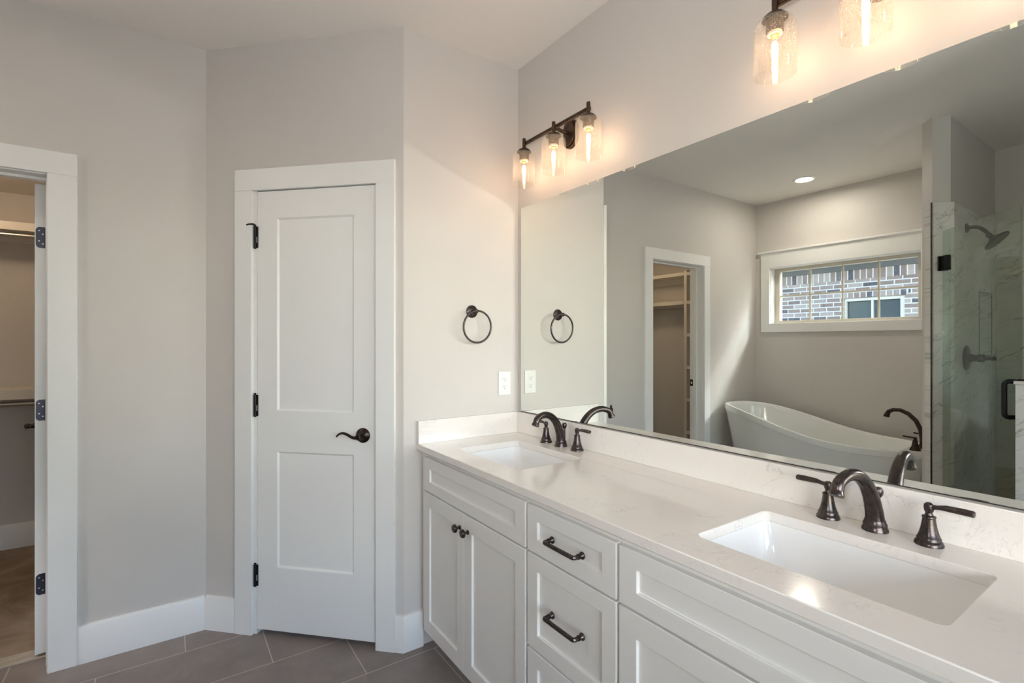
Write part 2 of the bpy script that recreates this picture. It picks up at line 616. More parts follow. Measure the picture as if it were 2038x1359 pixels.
# ------------------------------------------------------------------ shell
struct('floor', MB().box(-0.835, 3.12, -3.624, 0.12, -0.10, 0.0), 'floor')
struct('ceiling', MB().box(-0.837, 3.12, -3.624, 0.12, CEIL, CEIL + 0.1), 'ceiling')
struct('wall_right', MB().box(-0.12, 3.12, 0, 0.12, 0, CEIL), 'wall')
struct('wall_center', MB().prism([(0, -0.616), (0, 0), (-0.12, 0), (-0.12, -0.566)], 0, CEIL), 'wall')
LA = 0.702 / S2
struct('wall_angled', wall(MB(), ANG, LA, 0.12, CEIL, (0.109, 0.741, 0, 2.078), 0.0497, 0.0497), 'wall')
struct('wall_left', wall(MB(), LEFT, 3.474 - 1.318, 0.135, CEIL, (1.860 - 1.318, 2.596 - 1.318, 0, 2.066), -0.0559, 0), 'wall')
BK = frame((-0.837, BACKY, 0), (1, 0, 0), (0, -1, 0), (0, 0, 1))
struct('wall_back', wall(MB(), BK, 3.12 + 0.837, 0.15, CEIL, (-0.573 + 0.837, 0.668 + 0.837, 1.522, 2.101)), 'wall')
RR = frame((3.0, BACKY, 0), (0, 1, 0), (1, 0, 0), (0, 0, 1))
struct('wall_rear', wall(MB(), RR, 3.474, 0.12, CEIL, (3.474 - 1.75, 3.474 - 0.20, 0.45, 2.35)), 'wall')
# closed store room behind the angled wall, so that no daylight leaks under its door
sr = MB()
sr.prism([(-0.12, 0.12), (-0.12, 0.24), (-2.2, 0.24), (-2.2, -1.629), (-2.08, -1.629), (-2.08, 0.12)], 0, CEIL)
sr.box(-2.2, -0.8371, 0.1199, 0.2399, CEIL, CEIL + 0.1).box(-2.2, -0.8371, -1.629, 0.1199, CEIL, CEIL + 0.1)
struct('wall_store', sr, 'wall')
struct('floor_store', MB().box(-2.2, -0.8355, -1.6285, 0.24, -0.10, -0.0005), 'floor')
# closet behind the left wall
cw = MB()
cw.box(-2.62, -2.5, -3.52, -1.63, 0, 2.45)
cw.box(-2.5, -0.837, -1.75, -1.63, 0, 2.45)
cw.box(-2.5, -0.837, -3.52, -3.40, 0, 2.45)
struct('wall_closet', cw, 'wall')
struct('ceiling_closet', MB().box(-2.5, -0.837, -3.40, -1.75, 2.335, 2.45), 'ceiling')
struct('floor_closet', MB().box(-2.62, -0.835, -3.52, -1.63, -0.10, -0.001), 'subfloor')
struct('trim_1', MB().box(-0.925, -0.837, -2.574, -1.88, 0.0, 0.006), 'threshold', 0.001, 'pale wooden strip across the closet doorway')

# baseboards
def base_run(mb, T, a, b):
    prof = [(0, 0), (-0.014, 0), (-0.014, 0.150), (-0.010, 0.158), (0, 0.160)]
    vs = [(a, p[0], p[1]) for p in prof] + [(b, p[0], p[1]) for p in prof]
    n = len(prof)
    fs = [(i, (i + 1) % n, n + (i + 1) % n, n + i) for i in range(n)] + [tuple(range(n))[::-1], tuple(range(n, 2 * n))]
    mb.add(vs, fs, T)
b1 = MB(); base_run(b1, LEFT, 0.006, 1.780 - 1.318); base_run(b1, LEFT, 2.668 - 1.318, 3.474 - 1.318 - 0.001)
struct('baseboard_left', b1, 'trim')
b2 = MB(); base_run(b2, ANG, -0.0058, 0.0345); base_run(b2, ANG, 0.8265, LA - 0.006)
struct('baseboard_angled', b2, 'trim')
CT = frame((0, 0, 0), (0, -1, 0), (-1, 0, 0), (0, 0, 1))
b3 = MB(); base_run(b3, CT, 0.5275, 0.6218)
struct('baseboard_center', b3, 'trim')
b4 = MB(); base_run(b4, BK, 0.837 - 0.688, 0.837 + 0.94)
struct('baseboard_back', b4, 'trim')
CF = frame((-2.5, -3.40, 0), (0, 1, 0), (-1, 0, 0), (0, 0, 1))
b5 = MB(); base_run(b5, CF, 0.0, 1.65)
struct('baseboard_closet', b5, 'trim')

# ------------------------------------------------------------------ doors
def casing(mb, T, a0, a1, b0, b1, ztop0, ztop1, th=0.018):
    mb.box(a0, a1, -th, 0, 0, ztop0, T)
    mb.box(b0, b1, -th, 0, 0, ztop0, T)
    mb.box(a0, b1, -th, 0, ztop0, ztop1, T)

def jamb(mb, T, a, b, ztop, th, lin=0.018, stop=None):
    mb.box(a - lin, a, 0, th, 0, ztop + lin, T)
    mb.box(b, b + lin, 0, th, 0, ztop + lin, T)
    mb.box(a, b, 0, th, ztop, ztop + lin, T)
    if stop:
        s0, s1 = stop
        mb.box(a, a + 0.011, s0, s1, 0, ztop, T)
        mb.box(b - 0.011, b, s0, s1, 0, ztop, T)
        mb.box(a + 0.011, b - 0.011, s0, s1, ztop - 0.011, ztop, T)

def lever_parts(door, T, m, name='door_handle'):
    """rose on the door face at local origin, lever pointing to +x, -y outwards"""
    mb = MB()
    RY = T @ Matrix.Rotation(R(90), 4, 'X')      # lathe axis z -> -y
    mb.lathe([(0.0, 0.0), (0.033, 0.0), (0.033, 0.004), (0.030, 0.008), (0.024, 0.011), (0.017, 0.015), (0.013, 0.022), (0.012, 0.034), (0.0135, 0.040), (0.0135, 0.050), (0.009, 0.056), (0, 0.058)], 32, RY)
    h = obj(name, mb, m, door)
    key = [(0.0, 0.0, 0.0092), (0.010, -0.0030, 0.0085), (0.022, -0.0036, 0.0070), (0.036, 0.0010, 0.0062), (0.054, 0.0105, 0.0060), (0.072, 0.0150, 0.0056), (0.088, 0.0118, 0.0048), (0.099, 0.0040, 0.0038), (0.104, -0.0020, 0.0026)]
    path = []; rad = []
    for i in range(len(key) - 1):
        for k in range(4):
            t = k / 4
            q0, q1, q2, q3 = key[max(i - 1, 0)], key[i], key[i + 1], key[min(i + 2, len(key) - 1)]
            q = [0.5 * (2 * q1[j] + (q2[j] - q0[j]) * t + (2 * q0[j] - 5 * q1[j] + 4 * q2[j] - q3[j]) * t * t + (3 * q1[j] - q0[j] - 3 * q2[j] + q3[j]) * t ** 3) for j in range(3)]
            path.append((q[0], -0.046, q[1])); rad.append(q[2])
    path.append((key[-1][0], -0.045, key[-1][1])); rad.append(key[-1][2])
    lv = MB().tube(path, rad, 14, T, up=(0, 0, 1), flat=1.15)
    obj('lever', lv, m, h)
    return h

def hinge(door, T, m, stop=False, label=None):
    """knuckle barrel with tips and thin leaf; local z = up from hinge bottom, -y outwards"""
    mb = MB()
    mb.lathe([(0.0, -0.006), (0.0035, -0.004), (0.0065, 0.0), (0.0065, 0.031), (0.0058, 0.0315), (0.0065, 0.032), (0.0065, 0.066), (0.0058, 0.0665), (0.0065, 0.067), (0.0065, 0.098), (0.004, 0.101), (0.0055, 0.104), (0.003, 0.107), (0, 0.108)], 14, T @ Matrix.Translation((0, -0.005, 0)))
    mb.box(-0.013, 0.008, -0.0025, 0.002, 0.0, 0.098, T)
    h = obj('hinge', mb, m, door)
    pl = MB().box(-0.009, -0.0065, -0.0036, -0.002, 0.024, 0.050, T)
    obj('painted_slot', pl, 'trim', h)
    if stop:
        a = MB()
        a.tube([(0, -0.006, 0.106), (0.006, -0.016, 0.108), (0.022, -0.020, 0.107), (0.034, -0.018, 0.105)], [0.004, 0.0045, 0.0038, 0.0038], 10, T)
        a.lathe([(0, -0.004), (0.0085, -0.004), (0.0085, 0.006), (0, 0.006)], 14, T @ Matrix.Translation((0.036, -0.0115, 0.104)) @ Matrix.Rotation(R(90), 4, 'X'))
        obj('stop_arm', a, m, h)
    return h

d1 = struct_empty('door_1', tuple(ANG @ Vector((0.425, 0, 0))), 'white two-panel door in the angled wall, closed')
cs = MB(); casing(cs, ANG, 0.035, 0.124, 0.737, 0.826, 2.058, 2.157)
obj('casing', cs, 'trim', d1, 0.002)
jm = MB(); jamb(jm, ANG, 0.127, 0.723, 2.060, 0.12, 0.0175, (0.038, 0.075))
obj('jamb', jm, 'trim', d1, 0.001)
lf = MB(); lf.board(0.590, 2.030, 0.0, [(0.106, 0.488, 0.292, 0.828), (0.106, 0.488, 1.016, 1.904)], 0.008, 0.008, ANG @ Matrix.Translation((0.130, 0, 0.025)), back=0.035)
leaf1 = obj('door_leaf', lf, 'trim', d1, 0.0012)
lever_parts(d1, ANG @ Matrix.Translation((0.190, 0, 0.942)), 'bronze_dark')
for k, zb in enumerate((1.795, 1.014, 0.226)):
    hinge(d1, ANG @ Matrix.Translation((0.727, 0, zb)), 'black', k == 0)

d2 = struct_empty('door_2', (LX, -2.23, 0), 'closet doorway at the left edge, door swung open inside')
cs = MB(); casing(cs, LEFT, 1.780 - LY * -1, 1.874 - 1.318, 2.582 - 1.318, 2.668 - 1.318, 2.050, 2.143)
obj('casing', cs, 'trim', d2, 0.002)
jm = MB(); jamb(jm, LEFT, 1.8785 - 1.318, 2.5775 - 1.318, 2.046, 0.135, 0.0175, (0.058, 0.096))
obj('jamb', jm, 'trim', d2, 0.001)
# the open leaf: stands at right angles to the wall inside the closet, its hinge edge towards the room
CO, SI = math.cos(R(7.5)), math.sin(R(7.5))
OP = frame((-0.845, -1.901, 0), (-CO, -SI, 0), (-SI, CO, 0), (0, 0, 1))     # x = into the closet, -y = towards -Y
lf = MB(); lf.board(0.69, 2.018, 0.0355, [(0.11, 0.58, 0.30, 0.83), (0.11, 0.58, 1.02, 1.90)], 0.008, 0.008, OP @ Matrix.Translation((0, 0, 0.018)))
obj('door_leaf', lf, 'trim', d2, 0.0012)
lever_parts(d2, OP @ Matrix.Translation((0.625, -0.0355, 0.925)) @ Matrix.Scale(-1, 4, (1, 0, 0)), 'bronze_dark')
EDGE = frame((-0.845, -1.901, 0), (SI, -CO, 0), (-CO, -SI, 0), (0, 0, 1))   # hinge edge face, x across the edge, -y to the room
for zb in (1.762, 1.020, 0.272):
    mb = MB()
    poly = [(0.002, 0), (0.022, 0), (0.030, 0.006), (0.032, 0.014), (0.032, 0.076), (0.030, 0.084), (0.022, 0.090), (0.002, 0.090)]
    vs = [(p[0], -0.0016, p[1]) for p in poly] + [(p[0], 0.0, p[1]) for p in poly]
    n = len(poly)
    mb.add(vs, [tuple(range(n)), tuple(range(n, 2 * n))[::-1]] + [(i, (i + 1) % n, n + (i + 1) % n, n + i) for i in range(n)], EDGE @ Matrix.Translation((0, 0, zb)))
    h = obj('hinge', mb, M.setdefault('leaf_metal', mat('hinge_leaf_metal', (0.055, 0.055, 0.075), 0.35, 0.8)), d2)
    s = MB()
    for (sx, sz) in ((0.010, 0.018), (0.022, 0.030), (0.010, 0.060), (0.022, 0.074)):
        s.lathe([(0, 0), (0.0032, 0), (0.0026, 0.001), (0, 0.0012)], 10, EDGE @ Matrix.Translation((sx, -0.0016, zb + sz)) @ Matrix.Rotation(R(90), 4, 'X'))
    obj('screw', s, 'chrome', h)
sp = MB().box(-0.834, -0.804, -2.5772, -2.5757, 0.945, 1.005)
obj('strike_plate', sp, 'black', d2, 0.0004)
sl = MB().box(-0.825, -0.813, -2.5756, -2.5750, 0.965, 0.985)
obj('strike_hole', sl, 'plastic', d2)

# ------------------------------------------------------------------ window over the tub
def build_window(name, T, w, h, depth, cols, rows, lbl, casing_w=0.09, crown=True, fr=0.045):
    """T: origin at the lower left of the clear opening on the room face of the wall; x along, -y into room"""
    win = struct_empty(name, tuple(T.translation), lbl)
    j = MB()
    li = 0.017
    j.box(-li, 0, 0, depth, -li, h + li, T); j.box(w, w + li, 0, depth, -li, h + li, T)
    j.box(0, w, 0, depth, -li, 0, T); j.box(0, w, 0, depth, h, h + li, T)
    obj('jamb', j, 'trim', win, 0.001)
    f = MB(); d0, d1_ = depth - 0.065, depth - 0.01
    f.box(0.0, fr, d0, d1_, 0, h, T); f.box(w - fr, w, d0, d1_, 0, h, T)
    f.box(fr, w - fr, d0, d1_, 0, fr * 0.55, T); f.box(fr, w - fr, d0, d1_, h - fr * 0.7, h, T)
    obj('window_frame', f, 'vinyl', win, 0.003)
    g = MB().box(fr, w - fr, d0 + 0.026, d0 + 0.030, fr * 0.55, h - fr * 0.7, T)
    obj('window_pane', g, 'pane', win)
    mu = MB()
    gw = w - 2 * fr; gh = h - fr * 1.25; z0 = fr * 0.55
    for i in range(1, cols):
        x = fr + gw * i / cols
        mu.box(x - 0.008, x + 0.008, d0 + 0.018, d0 + 0.0255, z0, z0 + gh, T)
    for k in range(1, rows):
        z = z0 + gh * k / rows
        mu.box(fr, w - fr, d0 + 0.0185, d0 + 0.0252, z - 0.008, z + 0.008, T)
    obj('muntins', mu, 'vinyl', win, 0.001)
    c = MB(); cwid = casing_w; e = 0.004
    c.box(-cwid, -e, -0.018, 0, -cwid, h + 0.13, T); c.box(w + e, w + cwid, -0.018, 0, -cwid, h + 0.13, T)
    c.box(-e, w + e, -0.018, 0, -cwid, -e, T); c.box(-e, w + e, -0.018, 0, h + e, h + 0.13, T)
    obj('casing', c, 'trim', win, 0.0015)
    if crown:
        cr = MB()
        prof = [(0, 0), (-0.020, 0), (-0.020, 0.010), (-0.024, 0.014), (-0.030, 0.020), (-0.036, 0.024), (-0.036, 0.038), (0, 0.038)]
        a, b = -cwid - 0.03, w + cwid + 0.03
        vs = [(a + (0.028 if i in (0, 1, 2, 3) else (0.014 if i == 4 else 0)), p[0], h + 0.130 + p[1]) for i, p in enumerate(prof)] + [(b - (0.028 if i in (0, 1, 2, 3) else (0.014 if i == 4 else 0)), p[0], h + 0.130 + p[1]) for i, p in enumerate(prof)]
        n = len(prof)
        cr.add(vs, [(i, (i + 1) % n, n + (i + 1) % n, n + i) for i in range(n)] + [tuple(range(n))[::-1], tuple(range(n, 2 * n))], T)
        obj('crown_moulding', cr, 'trim', win)
    return win
T1 = frame((-0.555, BACKY, 1.540), (1, 0, 0), (0, -1, 0), (0, 0, 1))
build_window('window_1', T1, 1.205, 0.543, 0.15, 4, 2, 'wide window with eight panes above the bathtub', 0.088)
T2 = frame((3.0, -1.732, 0.468), (0, 1, 0), (1, 0, 0), (0, 0, 1))
build_window('window_2', T2, 1.514, 1.864, 0.12, 3, 4, 'tall window in the wall behind the camera', 0.088)

# ------------------------------------------------------------------ shower walls
tl = MB()
TOPZ = 2.212
# inner face cladding with a niche, end facet, part of the outer facet
def clad(a, b, z0, z1): tl.box(1.0805, 1.0925, a, b, z0, z1)
NY0, NY1, NZ0, NZ1 = -3.325, -3.028, 1.265, 1.690
wp = MB().prism([(0.94, NY1), (1.08, NY1), (1.08, -2.49), (1.01, -2.42), (0.94, -2.49)], 0, CEIL)
wp.box(0.94, 1.08, BACKY, NY0, 0, CEIL).box(0.94, 1.08, NY0, NY1, 0, NZ0).box(0.94, 1.08, NY0, NY1, NZ1, CEIL).box(0.94, 0.992, NY0, NY1, NZ0, NZ1)
struct('wall_partition', wp, 'wall')
clad(BACKY + 0.013, NY0, 0, TOPZ); clad(NY1, -2.4952, 0, TOPZ); clad(NY0, NY1, 0, NZ0); clad(NY0, NY1, NZ1, TOPZ)
fa = frame((1.01, -2.42, 0), (S2, -S2, 0), (-S2, -S2, 0), (0, 0, 1))       # end facet, -y out (towards +x+y)
tl.box(0.0, 0.112, -0.012, -0.0005, 0, TOPZ, fa)
fb = frame((1.01, -2.42, 0), (-S2, -S2, 0), (S2, -S2, 0), (0, 0, 1))       # outer facet, -y out (towards -x+y)
tl.box(0.0, 0.055, -0.012, -0.0005, 0, TOPZ, fb)
tl.box(1.0925, 2.988, BACKY + 0.0005, BACKY + 0.0125, 0, TOPZ)
tl.box(2.9875, 2.9995, BACKY + 0.013, -2.10, 0, TOPZ)
struct('wall_shower_tile', tl, 'marble', 0.0008, 'marble tile lining of the shower')
nb = MB()
nb.box(0.9925, 0.998, NY0 + 0.0005, NY1 - 0.0005, NZ0 + 0.0005, NZ1 - 0.0005)
nb.box(0.9985, 1.0925, NY0 + 0.0005, NY0 + 0.006, NZ0 + 0.0005, NZ1 - 0.0005).box(0.9985, 1.0925, NY1 - 0.006, NY1 - 0.0005, NZ0 + 0.0005, NZ1 - 0.0005)
nb.box(0.9985, 1.0925, NY0 + 0.0065, NY1 - 0.0065, NZ0 + 0.0005, NZ0 + 0.006).box(0.9985, 1.0925, NY0 + 0.0065, NY1 - 0.0065, NZ1 - 0.006, NZ1 - 0.0005)
struct('trim_2', nb, 'marble', 0, 'marble lining of the recessed shower niche')
ne = MB(); fw = 0.006
ne.box(1.0926, 1.0945, NY0 - fw, NY0, NZ0 - fw, NZ1 + fw); ne.box(1.0926, 1.0945, NY1, NY1 + fw, NZ0 - fw, NZ1 + fw)
ne.box(1.0926, 1.0945, NY0, NY1, NZ0 - fw, NZ0); ne.box(1.0926, 1.0945, NY0, NY1, NZ1, NZ1 + fw)
struct('trim_3', ne, 'bronze_dark', 0, 'thin dark edging around the shower niche')
te = MB().prism([(1.01, -2.4072), (1.0137, -2.4035), (1.01, -2.3998), (1.0063, -2.4035)], 0, TOPZ)
struct('trim_4', te, 'bronze_warm', 0, 'thin dark metal edge strip on the tiled shower corner')
hw = MB().prism([(1.458, -1.963), (1.578, -2.083), (2.985, -2.083), (2.985, -1.963)], 0, 1.150)
struct('wall_half', hw, 'marble', 0.001, 'marble tiled half wall at the right of the shower')
hc = MB().prism([(1.452, -1.957), (1.576, -2.089), (2.985, -2.089), (2.985, -1.957)], 1.150, 1.167)
struct('trim_5', hc, 'marble', 0.002, 'marble cap on the shower half wall')

# glass door and fixed panel
DG = frame((1.045, -2.445, 0), (S2, S2, 0), (-S2, S2, 0), (0, 0, 1))       # x along the glass, +y outwards (to the mirror side)
sd = thing('shower_door', 'frameless green-tinted glass shower door with dark hinges and handle', 'shower door', tuple(DG.translation))
obj('glass_panel', MB().box(0.022, 0.600, -0.005, 0.005, 0.03, 2.033, DG), 'shower_glass', sd, 0.001)
for zb in (1.790, 0.300):
    hb = MB(); hb.box(0.0125, 0.022, -0.026, 0.026, zb, zb + 0.09, DG); hb.box(0.024, 0.072, -0.013, 0.013, zb, zb + 0.09, DG)
    hb.lathe([(0, 0), (0.006, 0), (0.006, 0.056), (0, 0.056)], 12, DG @ Matrix.Translation((0.022, 0, zb + 0.017)))
    obj('hinge', hb, 'black', sd, 0.002)
hd = MB()
for s in (1, -1):
    pts = []
    for i in range(9):
        a = math.pi / 2 * i / 8
        pts.append((0.572, s * (0.006 + 0.044 * 0 + 0.028 + 0.020 * math.sin(a)), 1.160 - 0.0 - 0.020 * (1 - math.cos(a))))
    pts = [(0.572, s * 0.006, 1.160)] + pts
    low = [(p[0], p[1], 2 * 1.070 - p[2]) for p in pts][::-1]
    hd.tube(pts + low, 0.0115, 14, DG, up=(1, 0, 0))
obj('handle', hd, 'black', sd)
single('shower_glass_panel', MB().box(1.53, 2.985, -2.027, -2.017, 1.1675, 2.033), 'shower_glass', 'fixed green-tinted glass panel standing on the shower half wall', 'glass panel', (2.26, -2.022, 1.1675), None, 0.001)

sh = thing('shower_fixture', 'dark square shower head on a bent arm inside the shower', 'shower head', (1.093, -2.746, 2.083))
HX = frame((1.0926, -2.746, 2.083), (0, 1, 0), (0, 0, 1), (1, 0, 0))       # z = out of the tile
obj('wall_flange', MB().lathe([(0, 0), (0.030, 0), (0.030, 0.006), (0.018, 0.012), (0.012, 0.016), (0, 0.016)], 24, HX), 'black', sh)
arm = []
for i in range(13):
    s = i / 12
    arm.append((1.100 + 0.098 * s, -2.746, 2.083 + 0.006 * math.sin(s * math.pi) - 0.055 * s ** 2.4))
obj('shower_arm', MB().tube(arm, 0.011, 14), 'black', sh)
hT = Matrix.Translation((1.201, -2.746, 2.020)) @ Matrix.Rotation(R(-42), 4, 'Y')
hm = MB()
hm.lathe([(0, 0.012), (0.015, 0.012), (0.017, 0.0), (0.014, -0.012), (0.020, -0.020), (0.034, -0.030), (0.068, -0.046), (0.072, -0.050), (0.071, -0.057), (0.0, -0.058)], 32, hT)
obj('spray_head', hm, 'black', sh)

sv = thing('shower_valve', 'round dark shower valve with cross handle on the marble tile', 'shower valve', (1.093, -2.746, 1.255))
VX = frame((1.0926, -2.746, 1.255), (0, 1, 0), (0, 0, 1), (1, 0, 0))
obj('escutcheon', MB().lathe([(0, 0), (0.080, 0), (0.080, 0.004), (0.070, 0.009), (0.030, 0.013), (0.024, 0.030), (0, 0.030)], 40, VX), 'black', sv)
vh = MB()
vh.lathe([(0, 0.030), (0.022, 0.030), (0.020, 0.050), (0.026, 0.058), (0.024, 0.085), (0.014, 0.092), (0.012, 0.120), (0.015, 0.128), (0.010, 0.140), (0, 0.142)], 24, VX)
vh.tube([(0, 0, 0.073), (0.02, -0.004, 0.075), (0.055, -0.006, 0.080)], [0.008, 0.008, 0.006], 12, VX)
obj('valve_handle', vh, 'black', sv)
hk = thing('robe_hook', 'small dark knob hook on the outer face of the shower wall', 'hook', (0.94, -2.60, 1.53))
KX = frame((0.9398, -2.60, 1.53), (0, 1, 0), (0, 0, 1), (-1, 0, 0))
obj('hook_plate', MB().lathe([(0, 0), (0.018, 0), (0.016, 0.004), (0, 0.005)], 20, KX), 'bronze_dark', hk)
obj('hook_knob', MB().lathe([(0, 0.004), (0.006, 0.004), (0.006, 0.012), (0.011, 0.016), (0.011, 0.024), (0, 0.027)], 20, KX), 'bronze_dark', hk)

# ------------------------------------------------------------------ vanity cabinets
YF, YR = -0.545, -0.526       # door fronts, face frame front
CABZ = 0.8775
def carcass(root, x0, x1, stiles, rails):
    c = MB()
    c.box(x0, x0 + 0.016, YR + 0.019, -0.004, 0.095, CABZ); c.box(x1 - 0.016, x1, YR + 0.019, -0.004, 0.095, CABZ)
    c.box(x0 + 0.016, x1 - 0.016, YR + 0.019, -0.004, 0.095, 0.111)
    c.box(x0 + 0.016, x1 - 0.016, -0.016, -0.004, 0.111, CABZ)
    obj('cabinet_body', c, 'cabinet', root)
    f = MB()
    for a, b in stiles: f.box(a, b, YR, YR + 0.019, 0.095, CABZ)
    for (a, b, z0, z1) in rails: f.box(a, b, YR, YR + 0.019, z0, z1)
    obj('face_frame', f, 'cabinet', root)
    obj('toe_kick', MB().box(x0, x1, -0.462, -0.446, 0.0, 0.0948), 'cabinet', root)

def front(name, root, x0, x1, z0, z1, fx, fz):
    w, h = x1 - x0, z1 - z0
    T = Matrix.Translation((x0, YR - 0.0005, z0))
    b = MB().board(w, h, 0.0185, [(fx, w - fx, fz, h - fz)], 0.009, 0.0015, T)
    return obj(name, b, 'cabinet', root, 0.0015)

def knob(par, x, z):
    T = frame((x, YF, z), (1, 0, 0), (0, 0, 1), (0, -1, 0))
    return obj('knob', MB().lathe([(0, 0), (0.0085, 0), (0.0085, 0.003), (0.0055, 0.005), (0.0050, 0.017), (0.0075, 0.019), (0.0155, 0.020), (0.0160, 0.0235), (0.0140, 0.0265), (0.0150, 0.0275), (0.0135, 0.0300), (0, 0.0315)], 28, T), 'bronze', par)

def pull(par, x, z, L=0.128):
    T = frame((x, YF, z), (1, 0, 0), (0, 0, 1), (0, -1, 0))
    mb = MB()
    pts = [(-L / 2, 0, 0.0)] + [(-L / 2 + 0.006 * (1 - math.cos(a)), 0, 0.026 + 0.006 * math.sin(a)) for a in [math.pi / 2 * i / 5 for i in range(6)]]
    pts = pts + [(-p[0], p[1], p[2]) for p in pts[::-1]]
    mb.tube(pts, 0.0062, 8, T, up=(0, 1, 0))
    for s in (-1, 1):
        mb.lathe([(0, 0), (0.0105, 0), (0.0105, 0.003), (0.0080, 0.006), (0.0066, 0.010), (0.0075, 0.0125), (0.0075, 0.016), (0, 0.016)], 24, T @ Matrix.Translation((s * L / 2, 0, 0)))
    return obj('pull_handle', mb, 'bronze', par)

ZT1, ZT0, ZD1, ZD0 = 0.8565, 0.7135, 0.7070, 0.1000
def sink_base(label, x0, x1, fx0, fx1, loc):
    r = thing('sink_cabinet', label, 'cabinet', loc, 'vanity cabinets')
    carcass(r, x0, x1, [(x0, fx0 + 0.03), (fx1 - 0.03, x1)], [(fx0 + 0.03, fx1 - 0.03, 0.835, CABZ), (fx0 + 0.03, fx1 - 0.03, 0.69, 0.735), (fx0 + 0.03, fx1 - 0.03, 0.095, 0.125)])
    front('false_drawer_front', r, fx0, fx1, ZT0, ZT1, 0.056, 0.044)
    mid = (fx0 + fx1) / 2 - 0.016 * (1 if x0 < 0.5 else 0)
    a = front('door', r, fx0, mid - 0.0015, ZD0, ZD1, 0.055, 0.060)
    b = front('door', r, mid + 0.0015, fx1, ZD0, ZD1, 0.055, 0.060)
    knob(a, mid - 0.031, 0.648); knob(b, mid + 0.031, 0.648)
    return r
sink_base('white shaker cabinet with two doors under the far left sink', 0.002, 0.8135, 0.0555, 0.8085, (0.41, -0.27, 0))
db = thing('drawer_cabinet', 'narrow white three-drawer cabinet with bar handles in the middle of the vanity', 'cabinet', (1.007, -0.27, 0), 'vanity cabinets')
carcass(db, 0.814, 1.1995, [(0.814, 0.84), (1.174, 1.1995)], [(0.84, 1.174, 0.835, CABZ), (0.84, 1.174, 0.69, 0.735), (0.84, 1.174, 0.395, 0.435), (0.84, 1.174, 0.095, 0.125)])
for (z0, z1, fz) in ((ZT0, ZT1, 0.044), (0.4190, ZD1, 0.047), (ZD0, 0.4125, 0.047)):
    d = front('drawer', db, 0.8205, 1.1945, z0, z1, 0.050, fz)
    pull(d, 1.0075, (z0 + z1) / 2 - (0.003 if fz < 0.045 else 0.0))
sink_base('white shaker cabinet under the near right sink', 1.200, 2.000, 1.2045, 1.9575, (1.60, -0.27, 0))

# ------------------------------------------------------------------ worktop with splashes
def rrect(x0, x1, y0, y1, r, n=6):
    pts = []
    for (cx, cy, a0) in ((x1 - r, y1 - r, 0), (x0 + r, y1 - r, 90), (x0 + r, y0 + r, 180), (x1 - r, y0 + r, 270)):
        for i in range(n + 1):
            a = R(a0 + 90 * i / n)
            pts.append((cx + r * math.cos(a), cy + r * math.sin(a)))
    return pts
SINKS = [(0.1955, 0.6345, -0.448, -0.140), (1.3535, 1.8125, -0.446, -0.140)]
CTZ = 0.905
def slab_with_holes(outer, holes, z0, z1):
    bm = bmesh.new()
    for loop in [outer] + holes:
        vs = [bm.verts.new((p[0], p[1], z0)) for p in loop]
        for i in range(len(vs)):
            bm.edges.new((vs[i], vs[(i + 1) % len(vs)]))
    bmesh.ops.triangle_fill(bm, use_beauty=True, use_dissolve=False, edges=bm.edges[:])
    ext = bmesh.ops.extrude_face_region(bm, geom=bm.faces[:])
    bmesh.ops.translate(bm, vec=(0, 0, z1 - z0), verts=[e for e in ext['geom'] if isinstance(e, bmesh.types.BMVert)])
    bm.verts.index_update()
    mb = MB()
    mb.v = [v.co.copy() for v in bm.verts]
    mb.f = [tuple(v.index for v in f.verts) for f in bm.faces]
    bm.free()
    return mb
outer = [(0.0015, -0.555), (2.03, -0.555), (2.03, -0.0015), (0.0015, -0.0015)]
single('countertop', slab_with_holes(outer, [rrect(*s, 0.020) for s in SINKS], 0.878, CTZ), 'quartz', 'long pale quartz worktop with faint grey veins on the white cabinets', 'countertop', (1.0, -0.28, 0.878), None, 0.0025)
single('backsplash', MB().box(0.0225, 2.03, -0.0215, -0.0015, CTZ + 0.0003, 1.007), 'quartz', 'long low quartz backsplash strip under the mirror', 'backsplash', (1.0, -0.01, 0.9053), 'quartz splash strips', 0.0015)
single('backsplash', MB().box(0.0015, 0.0220, -0.554, -0.0015, CTZ + 0.0003, 1.007), 'quartz', 'short quartz side splash on the wall below the outlet', 'backsplash', (0.01, -0.28, 0.9053), 'quartz splash strips', 0.0015)

